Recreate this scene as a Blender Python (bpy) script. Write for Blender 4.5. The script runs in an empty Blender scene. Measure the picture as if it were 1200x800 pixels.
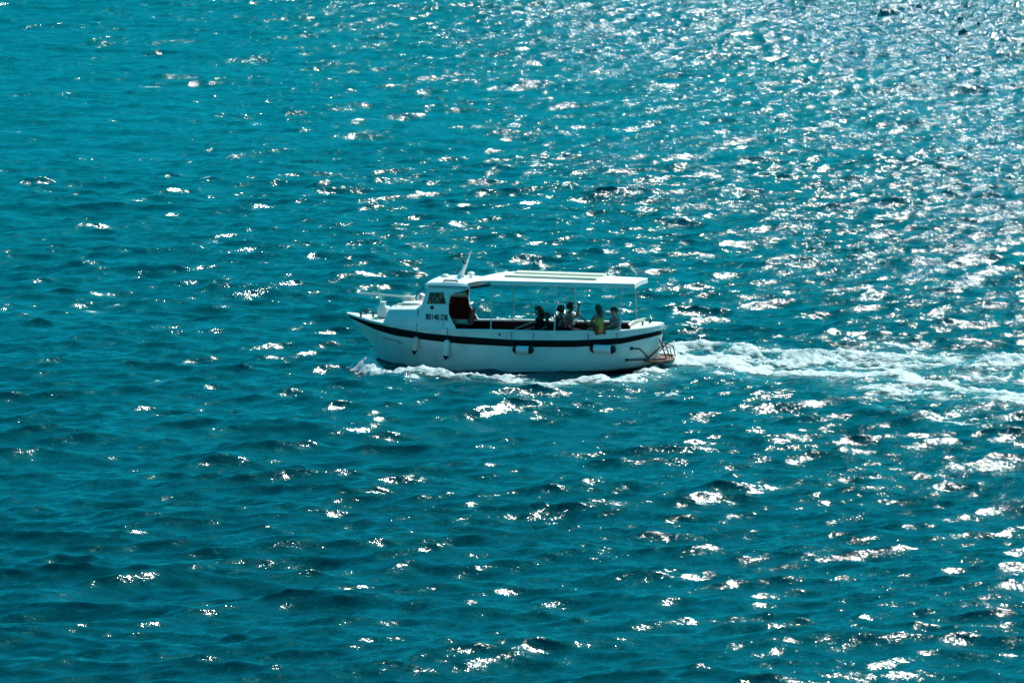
import bpy, bmesh, math, random
import numpy as np
from mathutils import Vector, Matrix
R = math.radians
S = bpy.context.scene
COL = S.collection
rng = np.random.default_rng(7)
random.seed(7)

# ------------------------------------------------------------------ camera, light, exposure
CAM_H, CAM_Y = 21.511, -157.034
cam = bpy.data.cameras.new("camera")
cam.sensor_width = 36.0
cam.lens = 36.0 * 6500 / 1200
cam.clip_start, cam.clip_end = 1.0, 60000
camo = bpy.data.objects.new("camera", cam)
COL.objects.link(camo)
camo.location = (0, CAM_Y, CAM_H)
camo.rotation_euler = (R(90 - 7.553), 0, 0)
S.camera = camo

SUN_EL, SUN_AZ = R(53), R(40)          # azimuth to the right of the view direction (+Y)
W = bpy.data.worlds.new("World")
S.world = W
W.use_nodes = True
nt = W.node_tree
bg = nt.nodes["Background"]
sky = nt.nodes.new("ShaderNodeTexSky")
sky.sky_type = 'NISHITA'
sky.sun_disc = False
sky.sun_elevation = SUN_EL
sky.sun_rotation = SUN_AZ
sky.air_density, sky.dust_density, sky.ozone_density = 1.0, 2.2, 2.0
tint = nt.nodes.new("ShaderNodeMix")
tint.data_type = 'RGBA'
tint.blend_type = 'MULTIPLY'
tint.inputs[0].default_value = 1.0
tint.inputs[7].default_value = (0.02, 1.0, 1.08, 1)
nt.links.new(sky.outputs[0], tint.inputs[6])
nt.links.new(tint.outputs[2], bg.inputs[0])
bg.inputs[1].default_value = 0.108
sun = bpy.data.lights.new("sun", 'SUN')
sun.energy = 4.8
sun.angle = R(0.55)
sun.color = (1.0, 0.985, 0.93)
suno = bpy.data.objects.new("sun", sun)
COL.objects.link(suno)
suno.rotation_euler = (math.pi / 2 - SUN_EL, 0, math.pi - SUN_AZ)

S.view_settings.view_transform = 'Standard'
S.view_settings.look = 'None'
S.view_settings.exposure = 0.25
S.view_settings.gamma = 1.0
S.render.engine = 'CYCLES'
S.cycles.use_denoising = True
S.cycles.denoiser = 'OPENIMAGEDENOISE'
S.cycles.denoising_input_passes = 'RGB_ALBEDO_NORMAL'
S.cycles.denoising_prefilter = 'NONE'
S.cycles.max_bounces = 6
S.cycles.sample_clamp_direct = 160.0
S.cycles.filter_width = 1.6
S.cycles.sample_clamp_indirect = 0.7
S.cycles.blur_glossy = 30.0
S.cycles.caustics_reflective = True
S.cycles.caustics_refractive = False

# ------------------------------------------------------------------ materials
def mat(name, col, rough=0.5, var=0.12, scale=6.0, bump=0.0, metallic=0.0, bscale=None, spec=0.5, stain=None):
    m = bpy.data.materials.new(name)
    m.use_nodes = True
    n, l = m.node_tree.nodes, m.node_tree.links
    p = n["Principled BSDF"]
    tc = n.new("ShaderNodeTexCoord")
    nz = n.new("ShaderNodeTexNoise")
    nz.inputs["Scale"].default_value = scale
    nz.inputs["Detail"].default_value = 6
    l.new(tc.outputs["Object"], nz.inputs["Vector"])
    rp = n.new("ShaderNodeValToRGB")
    d = [max(0, c * (1 - var)) for c in col]
    b = [min(1, c * (1 + var)) for c in col]
    if stain: d = list(stain)
    rp.color_ramp.elements[0].color = (*d, 1)
    rp.color_ramp.elements[1].color = (*b, 1)
    rp.color_ramp.elements[0].position = 0.3 if not stain else 0.28
    rp.color_ramp.elements[1].position = 0.7 if not stain else 0.5
    l.new(nz.outputs["Fac"], rp.inputs[0])
    l.new(rp.outputs[0], p.inputs["Base Color"])
    p.inputs["Roughness"].default_value = rough
    p.inputs["Metallic"].default_value = metallic
    p.inputs["Specular IOR Level"].default_value = spec
    if bump:
        n2 = n.new("ShaderNodeTexNoise")
        n2.inputs["Scale"].default_value = bscale or scale * 5
        n2.inputs["Detail"].default_value = 4
        l.new(tc.outputs["Object"], n2.inputs["Vector"])
        bp = n.new("ShaderNodeBump")
        bp.inputs["Strength"].default_value = 0.6
        bp.inputs["Distance"].default_value = bump
        l.new(n2.outputs["Fac"], bp.inputs["Height"])
        l.new(bp.outputs[0], p.inputs["Normal"])
    return m

M = {
    'white': mat("white_gelcoat", (0.80, 0.80, 0.77), 0.35, 0.03, 2.5, 0.002, stain=(0.70, 0.70, 0.66)),
    'hull': mat("hull_paint", (0.84, 0.81, 0.76), 0.4, 0.03, 1.6, 0.003, stain=(0.68, 0.68, 0.64)),
    'deck': mat("deck_cream", (0.66, 0.63, 0.52), 0.6, 0.06, 3.0, 0.002),
    'navy': mat("navy_paint", (0.004, 0.008, 0.010), 0.6, 0.3, 5, spec=0.1),
    'boot': mat("dark_antifouling", (0.012, 0.010, 0.012), 0.6, 0.3, 5, spec=0.2),
    'redboot': mat("red_antifouling", (0.16, 0.05, 0.035), 0.6, 0.3, 5),
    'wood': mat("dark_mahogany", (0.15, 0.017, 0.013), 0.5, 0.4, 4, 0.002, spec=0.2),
    'darkwood': mat("blackish_wood", (0.030, 0.008, 0.006), 0.6, 0.4, 4, spec=0.2),  # near-black brown wood of the cockpit liner and sole
    'railwood': mat("rail_wood", (0.16, 0.10, 0.06), 0.5, 0.3, 8),
    'plank': mat("platform_wood", (0.20, 0.09, 0.055), 0.6, 0.3, 9, 0.003),
    'canvas': mat("canopy_cloth", (0.80, 0.81, 0.76), 0.7, 0.04, 3, 0.002),
    'beige': mat("beige_panel", (0.60, 0.58, 0.45), 0.6, 0.08, 4),
    'steel': mat("painted_steel", (0.62, 0.63, 0.58), 0.35, 0.1, 10),
    'tube': mat("dark_tube", (0.03, 0.03, 0.03), 0.4, 0.3, 10, metallic=0.3),
    'black': mat("black_rubber", (0.008, 0.008, 0.009), 0.5, 0.3, 8, spec=0.3),
    'fender': mat("fender_vinyl", (0.90, 0.78, 0.76), 0.45, 0.08, 7),
    'fenderpink': mat("sun_faded_vinyl", (0.85, 0.58, 0.52), 0.5, 0.1, 7),
    'rope': mat("dark_rope", (0.04, 0.04, 0.045), 0.8, 0.3, 30),
    'whiterope': mat("white_rope", (0.7, 0.7, 0.66), 0.8, 0.1, 30, 0.004),
    'cushion': mat("pale_cushion", (0.6, 0.56, 0.5), 0.7, 0.08, 6),
    'letter': mat("letter_paint", (0.004, 0.012, 0.016), 0.5, 0.2, 6, spec=0.2),
    'skin': mat("tanned_skin", (0.38, 0.14, 0.085), 0.5, 0.12, 9),
    'skin2': mat("fair_skin", (0.56, 0.25, 0.17), 0.5, 0.12, 9),
    'hair': mat("dark_hair", (0.012, 0.009, 0.007), 0.5, 0.4, 25, 0.004),
    'hairbrown': mat("brown_hair", (0.045, 0.022, 0.012), 0.5, 0.4, 25, 0.004),
    'blackcloth': mat("black_cloth", (0.010, 0.011, 0.013), 0.85, 0.3, 12, 0.004, spec=0.2),
    'maroon': mat("maroon_cloth", (0.15, 0.014, 0.018), 0.85, 0.2, 12, 0.004),
    'yellow': mat("yellow_cloth", (0.66, 0.30, 0.045), 0.85, 0.1, 12, 0.004),
    'rust': mat("rust_cloth", (0.30, 0.045, 0.025), 0.85, 0.25, 12, 0.004),
    'pinkwhite': mat("pale_pink_cloth", (0.46, 0.25, 0.25), 0.85, 0.1, 12, 0.004),
    'navycloth': mat("navy_cloth", (0.020, 0.030, 0.085), 0.85, 0.2, 12, 0.004),
    'paleshirt': mat("pale_cloth", (0.34, 0.27, 0.23), 0.85, 0.1, 12, 0.004),
    'eye': mat("eye_dark", (0.02, 0.015, 0.012), 0.2),
    'lamp': mat("red_lens", (0.25, 0.02, 0.02), 0.2),
}

def glass_mat():
    m = bpy.data.materials.new("window_glass")
    m.use_nodes = True
    n, l = m.node_tree.nodes, m.node_tree.links
    p = n["Principled BSDF"]
    tr = n.new("ShaderNodeBsdfTransparent")
    nz = n.new("ShaderNodeTexNoise"); nz.inputs["Scale"].default_value = 3
    rp = n.new("ShaderNodeValToRGB")
    rp.color_ramp.elements[0].color = (0.70, 0.68, 0.60, 1)
    rp.color_ramp.elements[1].color = (0.85, 0.84, 0.78, 1)
    l.new(nz.outputs["Fac"], rp.inputs[0]); l.new(rp.outputs[0], tr.inputs[0])
    p.inputs["Base Color"].default_value = (0.02, 0.02, 0.02, 1)
    p.inputs["Roughness"].default_value = 0.08
    mx = n.new("ShaderNodeMixShader"); mx.inputs[0].default_value = 0.25
    l.new(tr.outputs[0], mx.inputs[1]); l.new(p.outputs[0], mx.inputs[2])
    l.new(mx.outputs[0], n["Material Output"].inputs[0])
    return m
M['glass'] = glass_mat()

# ------------------------------------------------------------------ mesh helpers
def link(name, me, parent=None, m=None, smooth=False):
    o = bpy.data.objects.new(name, me)
    COL.objects.link(o)
    if parent: o.parent = parent
    if m: me.materials.append(m)
    if smooth: me.polygons.foreach_set("use_smooth", [True] * len(me.polygons))
    return o

def obj(name, bm, m, parent=None, smooth=False, recalc=True):
    if recalc: bmesh.ops.recalc_face_normals(bm, faces=bm.faces)
    me = bpy.data.meshes.new(name)
    bm.to_mesh(me); bm.free()
    return link(name, me, parent, m, smooth)

def tag(o, label=None, cat=None, group=None, kind=None):
    if label: o['label'] = label
    if cat: o['category'] = cat
    if group: o['group'] = group
    if kind: o['kind'] = kind
    return o

def empty(name, loc, rot=None):
    o = bpy.data.objects.new(name, None)
    o.empty_display_size = 0.2
    COL.objects.link(o)
    o.location = loc
    if rot is not None: o.rotation_euler = rot
    return o

def box(bm, c, size, bev=0.01, rot=None):
    r = bmesh.ops.create_cube(bm, size=1)
    vs = r['verts']
    for v in vs:
        v.co = Vector((v.co.x * size[0], v.co.y * size[1], v.co.z * size[2]))
    if bev:
        es = list({e for v in vs for e in v.link_edges})
        rr = bmesh.ops.bevel(bm, geom=es, offset=bev, segments=2, affect='EDGES', profile=0.6)
        vs = list({v for f in rr['faces'] for v in f.verts} | {v for v in vs if v.is_valid})
    mt = Matrix.Translation(c) @ (rot.to_4x4() if rot else Matrix())
    for v in vs: v.co = mt @ v.co

def tube(bm, pts, r, seg=8, cap=True):
    pts = [Vector(p) for p in pts]
    rs = r if isinstance(r, (list, tuple)) else [r] * len(pts)
    rings, prev = [], None
    for i, p in enumerate(pts):
        t = (pts[min(i + 1, len(pts) - 1)] - pts[max(i - 1, 0)]).normalized()
        a = prev if prev is not None else (Vector((0, 0, 1)) if abs(t.z) < 0.9 else Vector((1, 0, 0)))
        u = (a - t * a.dot(t)).normalized()
        w = t.cross(u); prev = u
        rings.append([bm.verts.new(p + (u * math.cos(k * 2 * math.pi / seg) + w * math.sin(k * 2 * math.pi / seg)) * rs[i]) for k in range(seg)])
    for a, b in zip(rings, rings[1:]):
        for k in range(seg):
            bm.faces.new((a[k], a[(k + 1) % seg], b[(k + 1) % seg], b[k]))
    if cap:
        bm.faces.new(rings[0][::-1]); bm.faces.new(rings[-1])

def lathe(bm, prof, c, axis='z', seg=16):
    rings = []
    c = Vector(c)
    for r, h in prof:
        ring = []
        for k in range(seg):
            a = 2 * math.pi * k / seg
            x, y = r * math.cos(a), r * math.sin(a)
            v = {'z': (x, y, h), 'x': (h, x, y), 'y': (x, h, y)}[axis]
            ring.append(bm.verts.new(c + Vector(v)))
        rings.append(ring)
    for a, b in zip(rings, rings[1:]):
        for k in range(seg): bm.faces.new((a[k], a[(k + 1) % seg], b[(k + 1) % seg], b[k]))
    bm.faces.new(rings[0][::-1]); bm.faces.new(rings[-1])

def grid(bm, rows, close=False):
    vr = [[bm.verts.new(p) for p in r] for r in rows]
    for a, b in zip(vr, vr[1:]):
        n = len(a)
        for k in range(n if close else n - 1):
            q = (a[k], a[(k + 1) % n], b[(k + 1) % n], b[k])
            try: bm.faces.new(q)
            except ValueError: pass
    return vr

def plate(bm, outer, holes, mp, n_off):
    """flat panel with holes: 2-D outlines mapped to 3-D, given thickness along n_off"""
    tmp = bmesh.new()
    es = []
    for lp in [outer] + holes:
        vs = [tmp.verts.new((p[0], p[1], 0)) for p in lp]
        es += [tmp.edges.new((vs[i], vs[(i + 1) % len(vs)])) for i in range(len(vs))]
    bmesh.ops.triangle_fill(tmp, use_beauty=True, use_dissolve=False, edges=es)
    tmp.verts.index_update()
    A = [bm.verts.new(mp(v.co.x, v.co.y)) for v in tmp.verts]
    B = [bm.verts.new(Vector(mp(v.co.x, v.co.y)) + Vector(n_off)) for v in tmp.verts]
    for f in tmp.faces:
        i = [v.index for v in f.verts]
        bm.faces.new([A[k] for k in i]); bm.faces.new([B[k] for k in i][::-1])
    for e in tmp.edges:
        if len(e.link_faces) == 1:
            a, b = e.verts[0].index, e.verts[1].index
            bm.faces.new((A[a], A[b], B[b], B[a]))
    tmp.free()

def noise2(x, y, seed=0, octv=4, gain=0.5):
    out = np.zeros_like(x, dtype=np.float32); amp = 1.0; tot = 0
    r = np.random.default_rng(seed)
    for o in range(octv):
        T = r.random((256, 256)).astype(np.float32)
        xi, yi = np.floor(x).astype(int), np.floor(y).astype(int)
        fx, fy = x - xi, y - yi
        fx = fx * fx * (3 - 2 * fx); fy = fy * fy * (3 - 2 * fy)
        a = T[xi & 255, yi & 255]; b = T[(xi + 1) & 255, yi & 255]
        c = T[xi & 255, (yi + 1) & 255]; d = T[(xi + 1) & 255, (yi + 1) & 255]
        out += amp * ((a * (1 - fx) + b * fx) * (1 - fy) + (c * (1 - fx) + d * fx) * fy)
        tot += amp; amp *= gain
        x = x * 2.03 + 17.3; y = y * 2.03 + 5.7
    return out / tot

# ------------------------------------------------------------------ boat frame
PSI = R(16)
BO = Vector((-0.195, 0, -0.02))
BROT = (0, 0, math.pi - PSI)
bx_ = np.array([-math.cos(PSI), math.sin(PSI)]); by_ = np.array([-math.sin(PSI), -math.cos(PSI)])
BM4 = Matrix.Translation(BO) @ Matrix.Rotation(math.pi - PSI, 4, 'Z')

# ------------------------------------------------------------------ the sea
NX, NY, DX = 1024, 2048, 0.125
def ocean():
    kx = np.fft.fftfreq(NX, DX) * 2 * np.pi
    ky = np.fft.fftfreq(NY, DX) * 2 * np.pi
    KX, KY = np.meshgrid(kx, ky, indexing='ij')
    K = np.hypot(KX, KY); K[0, 0] = 1
    th = np.arctan2(KY, KX)
    g = np.random.default_rng(11)
    n = (g.standard_normal((NX, NY)) + 1j * g.standard_normal((NX, NY)))
    def spec(kp, wd, cosp, cut):
        d = np.clip(np.cos(th - wd), 0, 1) ** cosp + 0.015
        P = K ** -4.0 * np.exp(-(kp / K) ** 2 * 1.2) * np.exp(-(K * cut) ** 2) * d
        P[0, 0] = 0
        return P
    P = spec(2 * np.pi / 4.0, R(-78), 5.0, 0.03)
    P2 = spec(2 * np.pi / 1.4, R(-47), 4.0, 0.03)
    P3 = spec(2 * np.pi / 12.0, R(-60), 4.0, 0.6)
    def norm(P, rms):     # rms slope
        return P * (rms ** 2 / np.sum(P * K ** 2))
    f = lambda A: np.real(np.fft.ifft2(A)).astype(np.float32) * NX * NY
    def field(P, rms):
        H = n * np.sqrt(P)
        h = f(H); s = np.sqrt((np.gradient(h, DX, axis=1) ** 2 + np.gradient(h, DX, axis=0) ** 2).mean())
        q = rms / s
        return h * q, -f(-1j * KX / K * H) * q, -f(-1j * KY / K * H) * q
    return field(norm(P, WAVE_A) + norm(P3, 0.055), WAVE_A), field(P2, WAVE_B)
WAVE_A, WAVE_B = 0.235, 0.12
(OH, ODX, ODY), (CH, CDX, CDY) = ocean()     # wind waves, and the short cross chop that grows with the wind

def seg_field(x, y, pts, w, i0=1.0, i1=1.0):
    """soft stroke along a polyline, strength running from i0 to i1"""
    best = np.zeros_like(x)
    n = len(pts) - 1
    ws = w if isinstance(w, (list, tuple)) else (w, w)
    for k in range(n):
        ax, ay = pts[k]; bx, by = pts[k + 1]
        L2 = (bx - ax) ** 2 + (by - ay) ** 2 + 1e-9
        t = np.clip(((x - ax) * (bx - ax) + (y - ay) * (by - ay)) / L2, 0, 1)
        d2 = (x - ax - t * (bx - ax)) ** 2 + (y - ay - t * (by - ay)) ** 2
        u = (k + t) / n
        ww = ws[0] + (ws[1] - ws[0]) * u
        best = np.maximum(best, (i0 + (i1 - i0) * u) * np.exp(-d2 / ww ** 2))
    return best

BOWP = [(-4.15, .15), (-4.1, -.35), (-3.75, -1.2), (-3.3, -1.85), (-2.7, -2.25), (-2.05, -2.6), (-1.44, -2.85), (-.7, -2.9), (.2, -2.8)]
def mirror(p):   # to the starboard side of the boat
    a = np.array(p) - np.array([BO.x, BO.y]); u, v = a @ bx_, a @ by_
    return tuple(np.array([BO.x, BO.y]) + u * bx_ - v * by_)
BOWS = [mirror(p) for p in BOWP]
FOAM = [
    (BOWP[:6], (0.36, 0.30), 1.15, 0.95), (BOWP[5:], (0.28, 0.16), 0.95, 0.5), (BOWS[1:6], 0.22, 0.8, 0.6),
    ([(0.0, -3.3), (0.5, -4.3), (1.0, -4.9), (1.5, -4.7)], 0.55, 0.72, 0.9),
    ([(0.2, -3.0), (1.0, -3.4), (1.8, -3.5)], 0.35, 0.55, 0.65),
    ([(1.43, -3.6), (2.38, -3.53), (2.97, -4.21), (3.3, -3.5), (3.8, -2.6), (4.6, -1.0)], (0.38, 0.5), 0.8, 1.1),
    ([(3.2, -3.9), (3.8, -3.3), (4.3, -2.6)], 0.6, 0.6, 0.7),
    ([(4.35, 1.0), (5.37, 0.25), (6.54, -0.9), (7.95, -1.7), (9.63, -2.0), (11.04, -2.5), (12.32, -4.3), (14.2, -6.6)], (0.75, 0.7), 1.5, 1.05),
    ([(4.5, 1.9), (5.6, 2.3), (6.87, 1.3), (8.31, 0.4), (9.82, 0.9), (11.32, 1.2), (13.01, 0.4), (15.5, 0.2)], (0.8, 1.3), 1.0, 0.95),
    ([(4.9, 1.2), (6.6, 0.6), (8.5, -0.3), (11.5, -0.8)], (0.9, 1.3), 0.85, 0.6),
    ([(5.0, 1.5), (8.5, .3), (12, -.3), (16.5, -1.6)], (1.5, 2.8), .66, .66),
    ([(5.0, -0.9), (6.0, -2.2), (7.4, -3.2)], 0.6, 0.62, 0.5),
    ([(11.5, 0.6), (13.2, -0.4), (16.0, -1.5)], 1.6, 0.72, 0.7),
    ([(10.2, -5.2), (11.4, -6.2), (12.9, -7.4), (15.0, -8.4)], (0.9, 1.5), 0.8, 0.72),
    ([(9.0, -3.2), (10.5, -4.4)], 0.8, 0.5, 0.55),
    ([(10.9, 3.4), (11.7, 3.6)], 0.9, 0.62, 0.6), ([(12.6, 2.2), (14.5, 2.4)], 1.0, 0.7, 0.7),
    ([(9.99, -10.7), (10.6, -11.2), (11.4, -11.6), (12.15, -12.2)], 0.4, 0.72, 0.55),
]
CAPS = [(-12.9, 13.2, .22, 1.), (-12.3, 13.8, .2, 1.), (-11.8, 14.5, .2, .9), (-10.3, 31.3, .28, 1.), (-9.7, 31.6, .25, 1.), (-9.2, 31.9, .2, .9),
        (-9.6, 82.4, .4, .9), (-11.5, 50.4, .35, .9), (-10.0, -3.4, .2, .9), (-3.2, -2.9, .18, 1.), (-2.7, -3.1, .2, 1.), (-2.2, -4.9, .2, .9), (0.4, -7.7, .25, 1.), (3.2, -6.9, .2, .9), (4.3, -7.3, .25, .9),
        (-16.2, 92., .4, .9), (-20.5, 70., .35, .9)]

def foam_I(x, y):
    I = np.zeros_like(x)
    for pts, w, a, b in FOAM:
        I = np.maximum(I, seg_field(x, y, pts, w, a, b))
    for cx, cy, w, a in CAPS:
        d2 = ((x - cx) / (w * 1.5)) ** 2 + ((y - cy - 0.25 * (x - cx)) / w) ** 2
        I = np.maximum(I, a * np.exp(-d2))
    return I

def extra_z(x, y):
    """water pushed up and down by the moving hull"""
    z = 0.20 * seg_field(x, y, BOWP[:5], 0.36, 1, 0.3) + 0.07 * seg_field(x, y, BOWP[4:], 0.6, 1, 0.4)
    z += 0.1 * seg_field(x, y, BOWS[1:5], 0.5, 1, 0.6)
    u = (x - BO.x) * bx_[0] + y * bx_[1]; v = (x - BO.x) * by_[0] + y * by_[1]
    z += 0.12 * np.exp(-((u - 3.1) / 0.8) ** 2 - (v / 0.6) ** 2)
    z -= 0.04 * np.exp(-((u + 2.4) / 1.5) ** 2 - (v / 1.9) ** 2)
    z += 0.16 * np.exp(-((u + 6.2) / 1.0) ** 2 - (v / 0.9) ** 2)
    z += 0.12 * seg_field(x, y, [(2.38, -3.53), (2.97, -4.21), (3.6, -2.9), (4.6, -1.08)], 0.45)
    z += 0.16 * seg_field(x, y, [(5.6, 2.6), (6.9, 2.2), (7.6, 2.2)], 0.6)
    z += 0.24 * seg_field(x, y, [(9.2, -10.2), (10.0, -10.8), (10.7, -11.4)], 0.6)
    return z

def sample(F, x, y):
    gx = x / DX; gy = (y + 52.0) / DX
    xi, yi = np.floor(gx + 1e-4).astype(int), np.floor(gy + 1e-4).astype(int)
    fx, fy = (gx - xi).clip(0, 1).astype(np.float32), (gy - yi).clip(0, 1).astype(np.float32)
    a = F[xi % NX, yi % NY]; b = F[(xi + 1) % NX, yi % NY]; c = F[xi % NX, (yi + 1) % NY]; d = F[(xi + 1) % NX, (yi + 1) % NY]
    return (a * (1 - fx) + b * fx) * (1 - fy) + (c * (1 - fx) + d * fx) * fy

def sea_point(x, y):
    ox = np.maximum(0, np.abs(x) - 36); oy = np.maximum(0, np.maximum(-52 - y, y - 168))
    fade = np.clip(1 - np.hypot(ox, oy) / 70, 0, 1) ** 1.3
    u = (x - BO.x) * bx_[0] + y * bx_[1]; v = (x - BO.x) * by_[0] + y * by_[1]
    calm = 1 - 0.45 * np.exp(-(v / 1.8) ** 2) * np.clip(1 - np.abs(u + 3) / 14, 0, 1)
    A = fade * calm * (1 - 0.2 * np.clip((y - 10) / 110, 0, 1))
    w = np.clip((5.5 * x + y + 120) / 420, 0, 1); w = w * w * (3 - 2 * w)
    A = A * (1 - 0.4 * w * w)
    B = fade * calm * (0.35 + 0.3 * w + 3.2 * w ** 3)
    return (x + sample(ODX, x, y) * A + 0.8 * sample(CDX, x, y) * B, y + sample(ODY, x, y) * A + 0.8 * sample(CDY, x, y) * B,
            sample(OH, x, y) * A + sample(CH, x, y) * B + extra_z(x, y))

def grow(v0, step, sgn, end=25000):
    out, v = [], v0
    while abs(v) < end:
        step *= 1.05 if step < 3 else 1.35; v += sgn * step; out.append(v)
    return out

def build_sea():
    xs = list(np.arange(-36, 36.001, 0.125))
    xs = grow(-36, 0.125, -1)[::-1] + xs + grow(36, 0.125, 1)
    ys = list(np.arange(-52, 60, 0.125)) + list(np.arange(60, 168.001, 0.25))
    ys = grow(-52, 0.125, -1)[::-1] + ys + grow(168, 0.25, 1)
    xs, ys = np.array(xs), np.array(ys)
    nx, ny = len(xs), len(ys)
    X, Y = np.meshgrid(xs, ys, indexing='ij')
    X, Y = X.ravel(), Y.ravel()
    px, py, pz = sea_point(X, Y)
    co = np.stack([px, py, pz], 1).astype(np.float32)
    I = np.zeros_like(X)
    w = (np.abs(X) < 30) & (Y > -30) & (Y < 125)
    xw, yw = X[w], Y[w]
    I[w] = np.clip(foam_I(xw, yw), 0, 1.2) * (0.45 + 0.9 * noise2(xw * 1.5, yw * 1.3, 3))
    i = np.arange((nx - 1) * (ny - 1)); a = (i // (ny - 1)) * ny + i % (ny - 1)
    q = np.stack([a, a + ny, a + ny + 1, a + 1], 1).astype(np.int32)
    me = mesh_np("sea", co, q)
    at = me.attributes.new("aerated", 'FLOAT', 'POINT')
    at.data.foreach_set("value", I.astype(np.float32))
    return me

def mesh_np(name, co, q):
    me = bpy.data.meshes.new(name)
    me.vertices.add(len(co)); me.vertices.foreach_set("co", co.astype(np.float32).ravel())
    me.loops.add(q.size); me.loops.foreach_set("vertex_index", q.ravel().astype(np.int32))
    me.polygons.add(len(q))
    me.polygons.foreach_set("loop_start", np.arange(0, q.size, q.shape[1], dtype=np.int32))
    me.update(calc_edges=True)
    me.polygons.foreach_set("use_smooth", np.ones(len(q), dtype=bool))
    return me

def sea_mat():
    m = bpy.data.materials.new("sea_water")
    m.use_nodes = True
    n, l = m.node_tree.nodes, m.node_tree.links
    p = n["Principled BSDF"]
    tc = n.new("ShaderNodeTexCoord")
    at = n.new("ShaderNodeAttribute"); at.attribute_name = "aerated"
    big = n.new("ShaderNodeTexNoise"); big.inputs["Scale"].default_value = 0.05; big.inputs["Detail"].default_value = 3
    l.new(tc.outputs["Object"], big.inputs["Vector"])
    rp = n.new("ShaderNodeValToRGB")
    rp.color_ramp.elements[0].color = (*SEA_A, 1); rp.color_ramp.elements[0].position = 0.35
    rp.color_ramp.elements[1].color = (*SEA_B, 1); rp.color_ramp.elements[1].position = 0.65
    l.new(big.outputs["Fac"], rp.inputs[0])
    mx = n.new("ShaderNodeMix"); mx.data_type = 'RGBA'
    mx.inputs[7].default_value = (0.05, 0.30, 0.33, 1)
    mr = n.new("ShaderNodeMapRange"); mr.inputs[1].default_value = 0.1; mr.inputs[2].default_value = 1.1; mr.inputs[4].default_value = 0.75
    l.new(at.outputs["Fac"], mr.inputs[0]); l.new(mr.outputs[0], mx.inputs[0])
    # paler with distance: the grazing sky reflection is painted into the base colour
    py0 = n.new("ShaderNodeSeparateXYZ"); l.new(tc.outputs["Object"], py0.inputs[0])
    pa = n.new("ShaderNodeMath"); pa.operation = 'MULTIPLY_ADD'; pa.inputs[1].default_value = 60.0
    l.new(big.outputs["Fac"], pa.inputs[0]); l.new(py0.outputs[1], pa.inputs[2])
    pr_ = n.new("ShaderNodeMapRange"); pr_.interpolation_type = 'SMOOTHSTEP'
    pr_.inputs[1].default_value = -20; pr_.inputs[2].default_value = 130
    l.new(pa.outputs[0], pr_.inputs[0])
    mo = n.new("ShaderNodeMix"); mo.data_type = 'RGBA'; mo.inputs[7].default_value = (*SEA_FAR_SHEEN, 1)
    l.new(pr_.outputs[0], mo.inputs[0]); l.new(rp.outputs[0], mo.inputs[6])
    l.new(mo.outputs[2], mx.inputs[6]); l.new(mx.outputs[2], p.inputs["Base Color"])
    p.inputs["IOR"].default_value = 1.333
    p.inputs["Roughness"].default_value = 0.11
    # ripples too fine for the mesh: each scale tilts the surface normal by its own random slope
    geo = n.new("ShaderNodeNewGeometry")
    gn = n.new("ShaderNodeTexNoise"); gn.inputs["Scale"].default_value = 0.13; gn.inputs["Detail"].default_value = 3
    l.new(tc.outputs["Object"], gn.inputs["Vector"])
    gr = n.new("ShaderNodeMapRange"); gr.inputs[1].default_value = 0.32; gr.inputs[2].default_value = 0.68
    gr.inputs[3].default_value = 0.7; gr.inputs[4].default_value = 1.25
    l.new(gn.outputs["Fac"], gr.inputs[0])
    # more wind offshore than in the lee of the coast
    py_ = n.new("ShaderNodeSeparateXYZ"); l.new(tc.outputs["Object"], py_.inputs[0])
    wy = n.new("ShaderNodeMapRange"); wy.interpolation_type = 'SMOOTHSTEP'
    wy.inputs[1].default_value = -120; wy.inputs[2].default_value = 300; wy.inputs[3].default_value = 0.55; wy.inputs[4].default_value = 1.9
    wx = n.new('ShaderNodeMath'); wx.operation = 'MULTIPLY_ADD'; wx.inputs[1].default_value = 5.5
    l.new(py_.outputs[0], wx.inputs[0]); l.new(py_.outputs[1], wx.inputs[2]); l.new(wx.outputs[0], wy.inputs[0])
    gm = n.new("ShaderNodeMath"); gm.operation = 'MULTIPLY'; l.new(gr.outputs[0], gm.inputs[0]); l.new(wy.outputs[0], gm.inputs[1]); gr = gm
    acc = None
    for sc, amp in RIPPLES:
        nz = n.new("ShaderNodeTexNoise"); nz.inputs["Scale"].default_value = sc; nz.inputs["Detail"].default_value = 1
        nz.inputs["Distortion"].default_value = 0.3
        mp = n.new("ShaderNodeMapping"); mp.inputs["Rotation"].default_value = (0, 0, R(9 + sc)); mp.inputs["Scale"].default_value = (0.75, 1.2, 1)
        l.new(tc.outputs["Object"], mp.inputs["Vector"]); l.new(mp.outputs[0], nz.inputs["Vector"])
        sb = n.new("ShaderNodeVectorMath"); sb.operation = 'SUBTRACT'; sb.inputs[1].default_value = (0.5, 0.5, 0.5)
        l.new(nz.outputs["Color"], sb.inputs[0])
        ml = n.new("ShaderNodeVectorMath"); ml.operation = 'MULTIPLY'; ml.inputs[1].default_value = (amp, amp * 1.15, 0)
        l.new(sb.outputs[0], ml.inputs[0])
        if acc is None: acc = ml.outputs[0]
        else:
            ad = n.new("ShaderNodeVectorMath"); l.new(acc, ad.inputs[0]); l.new(ml.outputs[0], ad.inputs[1]); acc = ad.outputs[0]
    sc_ = n.new("ShaderNodeVectorMath"); sc_.operation = 'SCALE'; l.new(acc, sc_.inputs[0]); l.new(gr.outputs[0], sc_.inputs["Scale"])
    ad = n.new("ShaderNodeVectorMath"); l.new(geo.outputs["Normal"], ad.inputs[0]); l.new(sc_.outputs[0], ad.inputs[1])
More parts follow.
